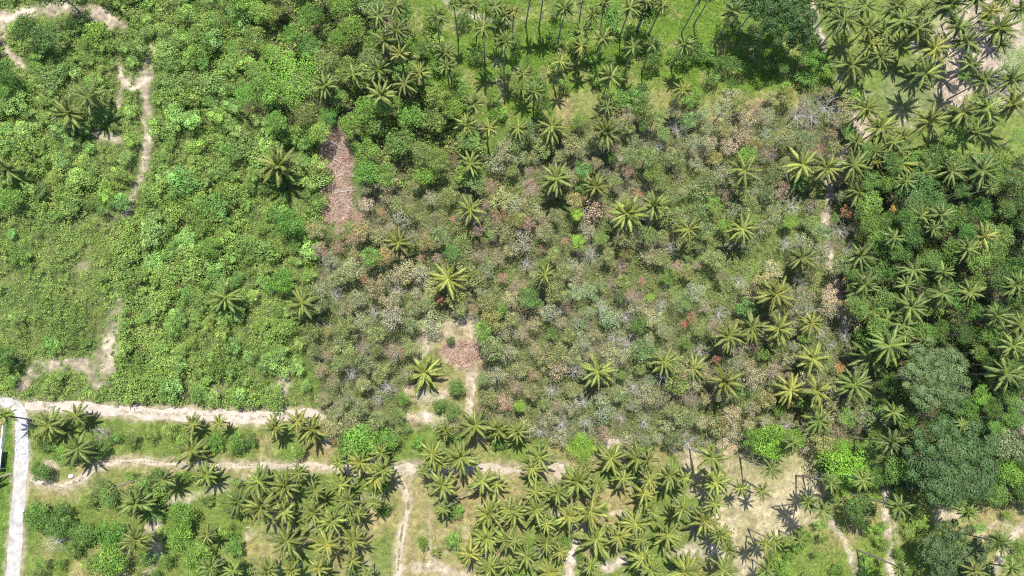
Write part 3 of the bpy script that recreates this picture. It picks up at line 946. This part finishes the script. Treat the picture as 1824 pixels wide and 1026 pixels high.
# ------------------------------------------------------------------ coconut palms
def frond_mesh(name, seed, droop, n=28):
    r = np.random.default_rng(seed)
    V = []; F = []; T = []

    def rp(t):
        return np.array([t * (1 - .12 * droop * t * t), .03 * math.sin(3 * t + seed), .10 * t - droop * t * t * .75])
    rib = (3.9, 3.3, 3.0)  # yellowish midrib, with its bright reflection also put into the tint
    K = 8
    for k in range(K):
        t = k / (K - 1); w = .0085 * (1 - t) + .003
        p = rp(t)
        for dy, dz in ((-w, 0), (0, w * .8), (w, 0)):
            V.append(p + [0, dy, dz + .006]); T.append(np.array(rib) * (.75 - .30 * t + .35 * math.sin(math.pi * t)))
    for k in range(K - 1):
        for j in range(2):
            a = k * 3 + j
            F.append((a, a + 1, a + 4, a + 3))
    for side in (-1, 1):
        for k in range(n):
            t = .12 + .88 * (k + r.uniform(-.25, .25)) / (n - 1)
            t = min(max(t, .1), 1.0)
            L = (.09 + .165 * math.sin(math.pi * min(1, (t + .15) * .86)) ** .8) * r.uniform(.8, 1.15)
            fw = math.radians(34 + 40 * t + r.normal(0, 5))
            sag = r.uniform(.55, 1.05) + .35 * droop
            d = np.array([math.sin(fw), side * math.cos(fw), 0]) * L
            p = rp(t); s1 = p + d * .42 + [0, 0, -.16 * sag * L]; s2 = p + d * .74 + [0, 0, -.78 * sag * L]
            wv = np.array([math.cos(fw), -side * math.sin(fw), r.normal(0, .25)]) * .017
            i = len(V)
            V += [p - wv * .7, p + wv * .7, s1 + wv, s2, s1 - wv]
            g = math.exp(r.normal(0, .2))
            T += [np.array((1.35, 1.3, 1.2)) * g] * 2 + [np.array((1.1, 1.1, 1.05)) * g, np.array((.75, .8, .9)) * g, np.array((1.1, 1.1, 1.05)) * g]  # bright reflection of leaflet bases painted into the tint, tips tinted darker
            F += [(i, i + 1, i + 2, i + 4), (i + 4, i + 2, i + 3)]
    return poly_mesh(name, V, F, M_FROND, False, np.array(T))


FRONDS = {d: [frond_mesh('frond', 600 + int(d * 100) + i, d) for i in range(2)] for d in (.22, .45, .75)}


def palm_trunk(name, seed):
    r = np.random.default_rng(seed)
    b = r.uniform(-.03, .03, 2)
    pts = [(b[0] * math.sin(math.pi * t), b[1] * math.sin(math.pi * t), t) for t in np.linspace(-.02, 1, 9)]
    V, F = tube(pts, [1.5, 1.15, 1.0, .95, .92, .9, .86, .82, .7], 7)
    V = np.array(V)
    c = np.repeat(np.array(pts), 7, 0)
    V = np.column_stack([c[:, 0] * 12 + (V - c)[:, 0], c[:, 1] * 12 + (V - c)[:, 1], V[:, 2]])
    V[:, 2] = c[:, 2]
    return poly_mesh(name, V, F, M_PALMBARK, True)


PTRUNK = [palm_trunk('palm_trunk', 700 + i) for i in range(5)]


def palm(px, py, rpx, h, base=None, place='', tone=0):
    x, y = map(float, ground_pt(px, py, h))
    if base is not None:
        bx, by = map(float, ground_pt(*base))
    else:
        bx = x + random.gauss(0, .035 * h); by = y + random.gauss(0, .035 * h)
    z0 = float(gh(bx, by))
    R = px_size(px, py, h, rpx) * (1.10 if 'plantation' in place else 1.04)
    root = bpy.data.objects.new('coconut_palm', None)
    root.empty_display_size = .5
    COL.objects.link(root)
    root.location = (bx, by, z0)
    top = Vector((x - bx, y - by, h - z0))
    q = top.to_track_quat('Z', 'Y')
    t = link('trunk', random.choice(PTRUNK), root, (0, 0, 0))
    t.rotation_euler = q.to_euler(); t.scale = (.17, .17, top.length)
    n = random.randint(21, 35)
    age = random.gauss(0, 9); rag = random.uniform(.6, 1.5)
    R *= random.choice([random.uniform(.76, .9), random.uniform(.88, 1.0), random.uniform(.95, 1.07)])
    a0 = random.uniform(0, 6.283)
    g0 = math.exp(random.gauss(0, .12))
    yel = min(.36, tone + max(0, random.gauss(0, .16)))
    base_c = np.array((.088, .128, .028)) * (1 - yel) + np.array((.22, .19, .035)) * yel
    for k in range(n):
        f = (k + .5) / n
        pitch = math.radians(66 - 92 * f ** .75 + random.gauss(0, 8 * rag) - age)
        az = a0 + 2.399963 * k + random.gauss(0, .2 * rag)
        d = .22 if f < .25 else (.45 if f < .75 else .75)
        L = R * (.80 + .28 * math.sin(math.pi * min(f + .1, 1))) * random.uniform(.9, 1.08)
        L *= 1.0 + .12 * (f > .3)
        col = base_c * g0 * math.exp(random.gauss(0, .13))
        if f > .86 and random.random() < .3 * rag: col = np.array((.17, .12, .055)) * random.uniform(.7, 1.2); pitch -= .5; L *= .85
        link('frond', random.choice(FRONDS[d]), root, (top.x, top.y, top.z), (random.gauss(0, .22), -pitch, az), L, col)
    tag(root, None, 'palm', 'coconut palms ' + place)
    return root


def tile(ox, oy, L):
    return [(ox + a / 3.945, oy + b / 3.945, r / 3.945) for a, b, r in L]


PALMS = []          # (px, py, r px, height, base px or None)
def add(L, h, dh=1.5):
    for (a, b, r) in L: PALMS.append((a, b, r, h + random.uniform(-dh, dh), None))


add(tile(0,0,[(480,800,115),(620,680,120)]), 7)
add(tile(0,256,[(50,180,100)]), 6)
add(tile(456,0,[(980,40,78),(860,110,85),(985,210,82),(900,280,82),(1010,380,78),(1270,110,78),(1330,370,68),(1340,460,74),(1390,30,62),(1520,30,66),(1680,40,82),(1750,100,66),(1595,190,82),(1750,290,72)]), 14.5)
add(tile(456,0,[(680,520,80),(860,490,92),(1150,515,72),(1040,590,88),(880,670,88),(1530,730,72),(1480,880,72),(1640,900,78),(480,600,82)]), 11)
add(tile(912,0,[(10,80,66),(370,60,76),(490,20,46),(575,100,76),(650,20,56),(830,50,92),(1060,30,56),(1555,80,78),(130,-30,70),(225,-60,70),(1330,-30,70),(1740,20,75),(950,-10,70),(1400,-25,60)]), 15)
add(tile(912,0,[(490,220,72),(640,270,76),(490,320,72),(850,330,66),(985,310,56),(1210,310,82),(340,430,72),(80,520,76),(160,640,78),(695,540,80),(1200,630,68)]), 12)
add(tile(912,0,[(670,750,66),(280,890,92),(665,930,92),(40,900,66)]), 9)
D_P = [(490,30,95),(550,130,115),(700,40,90),(710,190,100),(840,220,95),(920,40,95),(960,140,115),(1110,60,85),(1075,200,85),(1305,30,115),(1355,185,115),(1590,80,105),(1640,200,115),(1420,290,105),(1195,335,115),(745,310,85),(810,400,100),(615,460,110),(1125,515,120),(1445,450,90),(1545,560,105),(1735,560,115),(1565,750,105),(1740,730,105),(1390,790,100),(1150,850,115),(710,760,100),(810,900,105),(970,960,80),(1480,930,85),(1660,310,66),(640,1000,66),(900,1000,76),(1790,60,76),(400,20,60),(1250,-20,90),(1480,-10,90),(1700,-20,90)]
add(tile(1364,0,D_P), 11)
add(tile(456,256,[(160,160,118),(1510,140,82),(1505,460,92),(1000,690,92),(1350,950,112)]), 8)
add(tile(912,256,[(315,245,100),(585,300,100),(1635,190,100),(1000,435,102),(810,490,100),(1240,600,96),(1620,600,96),(230,920,82)]), 9)
add(tile(1364,256,[(260,150,115),(435,170,96),(620,150,105),(770,60,105),(935,50,86),(950,140,105),(780,130,66),(850,260,90),(985,260,80),(1120,200,86),(1310,190,96),(1520,190,115),(660,340,100),(260,800,100),(670,790,95)]), 9)
add(tile(1364,256,[(1585,310,56),(1095,510,86),(1235,500,80),(900,660,80),(1180,600,56),(1530,650,86),(1420,740,76),(1045,890,110),(1250,900,66),(700,990,95),(990,990,76),(1770,990,95)]), 12)
add(tile(0,512,[(1580,70,100),(340,970,105),(530,900,85),(1350,960,76),(1530,950,66)]), 6)
add(tile(456,512,[(320,110,110),(1700,990,100),(1540,970,112),(130,980,86),(290,940,86),(390,1000,96),(1330,1000,66)]), 7)
PALMS.append((756, 664, 33, 3.2, None))
add(tile(912,512,[(600,590,100),(1070,520,86),(1275,570,100),(1490,660,106),(1530,340,100),(1690,280,90),(40,1010,86)]), 8)
add(tile(1364,512,[(75,50,115),(90,290,96),(325,255,86),(760,165,100),(855,225,86),(735,495,120),(330,500,110),(625,680,115),(175,720,110),(365,730,100),(380,940,120),(685,30,95)]), 8)
add(tile(1364,512,[(1025,140,105),(985,265,80),(1240,40,95),(1435,35,80),(1630,195,90),(1740,15,70),(1790,270,86),(870,410,115),(980,340,66),(1110,390,86),(900,880,76),(1740,410,90),(1690,610,115)]), 13)
add(tile(1364,512,[(1380,960,56)]), 17, .5)
add(tile(0,766,[(540,130,118),(1340,150,115),(1450,315,115),(1140,350,100),(955,510,105),(1670,510,110),(1480,970,86),(1640,990,76),(1450,740,66)]), 6)
add(tile(456,766,[(20,360,105),(200,390,105),(300,300,66),(410,430,86),(590,390,100),(580,230,80),(730,230,86),(875,160,80),(890,280,86),(840,330,90),(30,540,115),(190,580,90),(400,580,90),(530,640,105),(640,500,76),(710,590,90),(220,780,120),(500,800,96),(680,770,105),(670,920,90),(440,970,90),(80,980,90),(250,990,66),(780,1000,56)]), 8)
add(tile(456,766,[(1235,170,106),(1440,190,120),(1290,240,76),(1180,290,66),(1310,390,110),(1690,380,100),(1640,580,106),(1770,560,96),(1620,760,110),(1760,770,86),(1500,870,100),(1770,950,86),(1640,960,86)]), 8)
add(tile(912,766,[(190,190,106),(140,270,76),(700,200,110),(880,200,106),(960,210,66),(460,360,110),(780,340,80),(970,350,76),(1110,320,110),(1210,340,80),(1430,370,105),(600,380,66),(320,440,86),(160,430,86),(170,560,105),(20,590,105),(550,570,120),(400,610,86),(240,660,76),(870,660,110),(930,450,90),(1200,550,90),(990,580,56),(1095,740,130),(1350,640,90),(1430,520,95),(1470,740,100),(1520,840,66),(590,770,125),(750,750,90),(910,770,66),(920,900,115),(980,980,80),(240,800,95),(340,860,76),(100,890,100),(555,950,86),(1220,1000,145),(1490,990,105),(1610,410,66),(1760,430,56),(270,1000,86),(20,780,76),(520,260,56),(1790,990,66)]), 9, 2)
add(tile(1364,766,[(190,90,66),(450,360,66),(60,780,76),(240,770,60),(1420,580,82),(1470,990,86),(940,970,56)]), 12)
PALMS += [
 (1270,815,27,17,(1228,799)), (1374,835,18,18,(1318,815)), (1480,858,17,18,(1418,847)), (1467,909,16,17,(1419,895)),
 (1440,894,15,13,(1374,903)), (1602,903,21,18,(1520,881)), (1604,1012,15,17,(1526,979)), (1780,966,18,18,(1691,945)),
 (1536,855,19,18,(1460,842)), (1802,1012,19,14,(1764,1004)), (1587,786,20,16,(1521,781)), (1365,969,16,14,(1330,955)),
 (193,872,13,10,(258,851)), (241,961,23,10,(284,947)), (665,896,19,10,(690,872)), (790,907,14,8,(820,890)),
 (859,857,24,9,(800,898)), (8,740,18,9,(55,748)), (-45,862,28,5,(19,844)), (1880,345,24,13,(1780,352)),
 (1890,415,24,13,(1795,430)), (1885,470,24,13,(1800,474)), (777,984,11,2,None), (781,908,12,7,None),
]


def palm_place(px, py):
    if px < 470 and py < 730: return 'in the western scrub'
    if py > 735:
        if px < 470: return 'beside the southern dirt track'
        if px < 720: return 'in the southwest grove'
        if px < 1000: return 'in the south middle grove'
        if px < 1340: return 'in the southern grove'
        return 'around the southeast clearing'
    if px > 1500:
        return 'in the northeast grove' if py < 300 else 'in the eastern forest'
    if py < 215:
        return 'in the northern woodland' if px < 800 else 'on the northern meadow'
    return 'in the central plantation'


for (a, b, r, h, bs) in PALMS:
    pl = palm_place(a, b)
    tone = 0 if 'eastern' in pl else .17 if pl.startswith('in the south') or 'plantation' in pl else .03
    o = palm(a, b, r, h, bs, pl, tone)
    noun = ('small' if r < 17 else 'broad' if r > 26.5 else 'medium') + (' leaning' if bs else '') + (' tall' if h > 14 and not bs else '') + ' coconut palm'
    LABELQ.append((o, noun, pl, a, b))

# ------------------------------------------------------------------ felled brush, rubble, road-side things
def stick_pile(name, poly, n, lmin, lmax, w, mat, label, seed, zmax=.5):
    r = np.random.default_rng(seed)
    P = np.array(poly); lo, hi = P.min(0) - 8, P.max(0) + 8
    V = []; F = []
    k = 0
    while k < n:
        q = r.uniform(lo, hi)
        if samp(STRAW, q[:1], q[1:])[0] < r.uniform(.2, .9): continue
        k += 1
        x, y = map(float, ground_pt(q[0], q[1])); z = float(gh(x, y)) + r.uniform(.02, zmax)
        a = r.uniform(0, math.pi); L = r.uniform(lmin, lmax) * .5
        d = np.array([math.cos(a) * L, math.sin(a) * L, r.normal(0, .08) * L])
        s = np.array([-math.sin(a), math.cos(a), 0]) * w * r.uniform(.5, 1.3); u = np.array([0, 0, w])
        c = np.array([x, y, z]); i = len(V)
        V += [c - d + s, c - d - s, c - d + u, c + d + s * .5, c + d - s * .5, c + d + u * .5]
        F += [(i, i + 3, i + 5, i + 2), (i + 1, i + 2, i + 5, i + 4), (i, i + 1, i + 4, i + 3)]
    return tag(link(name, poly_mesh(name, V, F, mat)), label, None, None, 'stuff')


stick_pile('felled_brush', CLEARED[0], 1000, .6, 3.2, .045, M_STRAW, 'strip of felled dry reddish brush beside the western scrub', 1)
stick_pile('felled_brush', CLEARED[1], 300, .5, 2.4, .04, M_STRAW, 'heap of reddish cut brush in the plantation clearing', 2, .7)

_r = np.random.default_rng(78)
_px, _py = scatter(60000, 104)
_k = (samp(ZONE['H'], _px, _py) + samp(ZONE['D'], _px, _py) + .5 * samp(ZONE['S'], _px, _py) + .7 * samp(ZONE['K'], _px, _py) + .7 * samp(ZONE['I'], _px, _py) + .4 * samp(ZONE['C'], _px, _py)) * .45 * smooth(.4, .6, fbm(_px, _py, 30, 171, 3)) > _r.uniform(size=len(_px))
_px, _py = _px[_k], _py[_k]
x, y, z = xy(_px, _py); n = len(x)
_P = np.stack([x, y, z + _r.uniform(.03, .12, n)], -1)
_N = unit(np.array([0, 0, 1.0]) + _r.normal(size=(n, 3)) * .2)
_Cc = np.array((.19, .145, .095)) * np.exp(_r.normal(0, .35, n))[:, None]
stuff('leaf_litter', [leaves(_P, _N, _r.uniform(.3, 1.1, n), .28, _r)], [_Cc], 'fallen brown frond pieces and husks under the palms')
_r = np.random.default_rng(77)
_V = []; _F = []
for k in range(900):
    q = (_r.uniform(26, 55), _r.uniform(742, 816))
    if line_cov(np.array([q[0]]), np.array([q[1]]), ROAD)[0] < 0: continue
    x, y = map(float, ground_pt(*q)); z = float(gh(x, y)) + .09
    s = _r.uniform(.08, .26); i = len(_V)
    pts = _r.normal(size=(6, 3)) * .12 + np.array([(1, 0, .3), (-1, 0, .3), (0, 1, .3), (0, -1, .3), (0, 0, .9), (0, 0, -.2)])
    _V += list(pts * s + np.array([x, y, z]))
    for a, b in ((0, 2), (2, 1), (1, 3), (3, 0)):
        _F += [(i + a, i + b, i + 4), (i + b, i + a, i + 5)]
tag(link('gravel', poly_mesh('gravel', _V, _F, M_RUBBLE)), 'stretch of loose broken stone laid across the white road', None, None, 'stuff')


def box(cx, cy, cz, sx, sy, sz, rz=0):
    c, s = math.cos(rz), math.sin(rz); V = []
    for dz in (-.5, .5):
        for dx, dy in ((-.5, -.5), (.5, -.5), (.5, .5), (-.5, .5)):
            a, b = dx * sx, dy * sy
            V.append((cx + a * c - b * s, cy + a * s + b * c, cz + dz * sz))
    return V, [(3, 2, 1, 0), (4, 5, 6, 7), (0, 1, 5, 4), (1, 2, 6, 5), (2, 3, 7, 6), (3, 0, 4, 7)]


# lean-to with a blue-grey sheet roof at the roadside
hx, hy = map(float, ground_pt(8, 817)); hz = float(gh(hx, hy))
lean = bpy.data.objects.new('lean_to', None); COL.objects.link(lean); lean.location = (hx, hy, hz)
tag(lean, 'narrow blue-grey sheet roof shelter beside the white road', 'shelter')
_V = []; _F = []
for k in range(15):
    yy = -2.2 + 4.4 * k / 14; zz = .03 * (k % 2)
    _V += [(-.62, yy, 2.15 + zz), (.62, yy, 1.95 + zz)]
for k in range(14):
    _F.append((2 * k, 2 * k + 1, 2 * k + 3, 2 * k + 2))
link('roof_sheet', poly_mesh('roof_sheet', _V, _F, M_SHEET), lean)
v, f = box(-.66, 0, 2.16, .16, 4.5, .12); link('ridge_board', poly_mesh('ridge_board', v, f, M_WHITE), lean)
for sx in (-.55, .55):
    for sy in (-2.0, 2.0):
        v, f = box(sx, sy, .95 if sx > 0 else 1.03, .08, .08, 1.9 if sx > 0 else 2.06); link('post', poly_mesh('post', v, f, M_WHITE), lean)
v, f = box(-.58, 0, .9, .06, 3.9, 1.8); link('back_wall', poly_mesh('back_wall', v, f, M_SHEET), lean)
# low white wall north of it
a = ground_pt(8.5, 757); b = ground_pt(7.5, 799)
wx, wy = (float(a[0]) + float(b[0])) / 2, (float(a[1]) + float(b[1])) / 2
v, f = box(0, 0, .45, .22, abs(float(a[1]) - float(b[1])), 1.1)
w = link('low_wall', poly_mesh('low_wall', v, f, M_WHITE), None, (wx, wy, float(gh(wx, wy))))
tag(w, 'low white boundary wall leading up to the sheet roof shelter', 'wall')
# pale sack by the track bend
sx_, sy_ = map(float, ground_pt(128, 848))
v, f = tube([(-.5, 0, .1), (-.35, .05, .22), (0, 0, .27), (.35, -.04, .22), (.52, 0, .1)], [.08, .3, .36, .3, .08], 9)
v = [(p[0], p[1] * 1.3, max(p[2], 0)) for p in v]
tag(link('sack', poly_mesh('sack', v, f, M_WHITE, True), None, (sx_, sy_, float(gh(sx_, sy_))), (0, 0, .5)), 'white sack dropped in the grass inside the dirt track bend', 'sack')
# felled poles lying on the brush strip
for (p, q, lab) in (((590, 252), (612, 268), 'upper felled pole lying across the dry brush strip'), ((596, 284), (620, 298), 'middle felled pole pointing southeast across the dry brush strip'), ((598, 344), (634, 340), 'lower felled pole lying level across the dry brush strip')):
    a = np.array(ground_pt(*p), float); b = np.array(ground_pt(*q), float)
    c = (a + b) / 2; d = (b - a)
    L = np.linalg.norm(d)
    v, f = tube([(-L / 2, 0, .55), (0, .08, .6), (L / 2, 0, .62)], [.11, .09, .05], 6)
    tag(link('felled_pole', poly_mesh('felled_pole', v, f, M_TWIG, True), None, (c[0], c[1], float(gh(c[0], c[1])) - .2), (0, 0, math.atan2(d[1], d[0]))), lab, 'pole', 'felled poles on the brush strip')

# ------------------------------------------------------------------ labels that single each one out
ORD = 'first second third fourth fifth sixth seventh eighth ninth tenth eleventh twelfth thirteenth fourteenth fifteenth sixteenth seventeenth eighteenth nineteenth twentieth'.split()
ORD += ['twenty-' + w for w in ORD[:9]] + ['thirtieth'] + ['thirty-' + w for w in ORD[:9]] + ['fortieth'] + ['forty-' + w for w in ORD[:9]] + ['fiftieth']
groups = {}
for e in LABELQ: groups.setdefault((e[1], e[2]), []).append(e)
for (noun, place), L in groups.items():
    if len(L) == 1:
        L[0][0]['label'] = 'the only %s %s' % (noun, place); continue
    if len(L) <= 4:
        L.sort(key=lambda e: e[3])
        for i, e in enumerate(L): e[0]['label'] = '%s %s, %s from left' % (noun, place, ORD[i])
        continue
    rows = max(2, round(math.sqrt(len(L) * .6)))
    L.sort(key=lambda e: e[4])
    for r_ in range(rows):
        R_ = L[len(L) * r_ // rows: len(L) * (r_ + 1) // rows]
        R_.sort(key=lambda e: e[3])
        for i, e in enumerate(R_): e[0]['label'] = '%s %s, %s row down, %s from left' % (noun, place, ORD[r_], ORD[i])
print('PALMS', len(PALMS), 'QUEUE', len(LABELQ), 'STUFF TRIS', TRI[0])
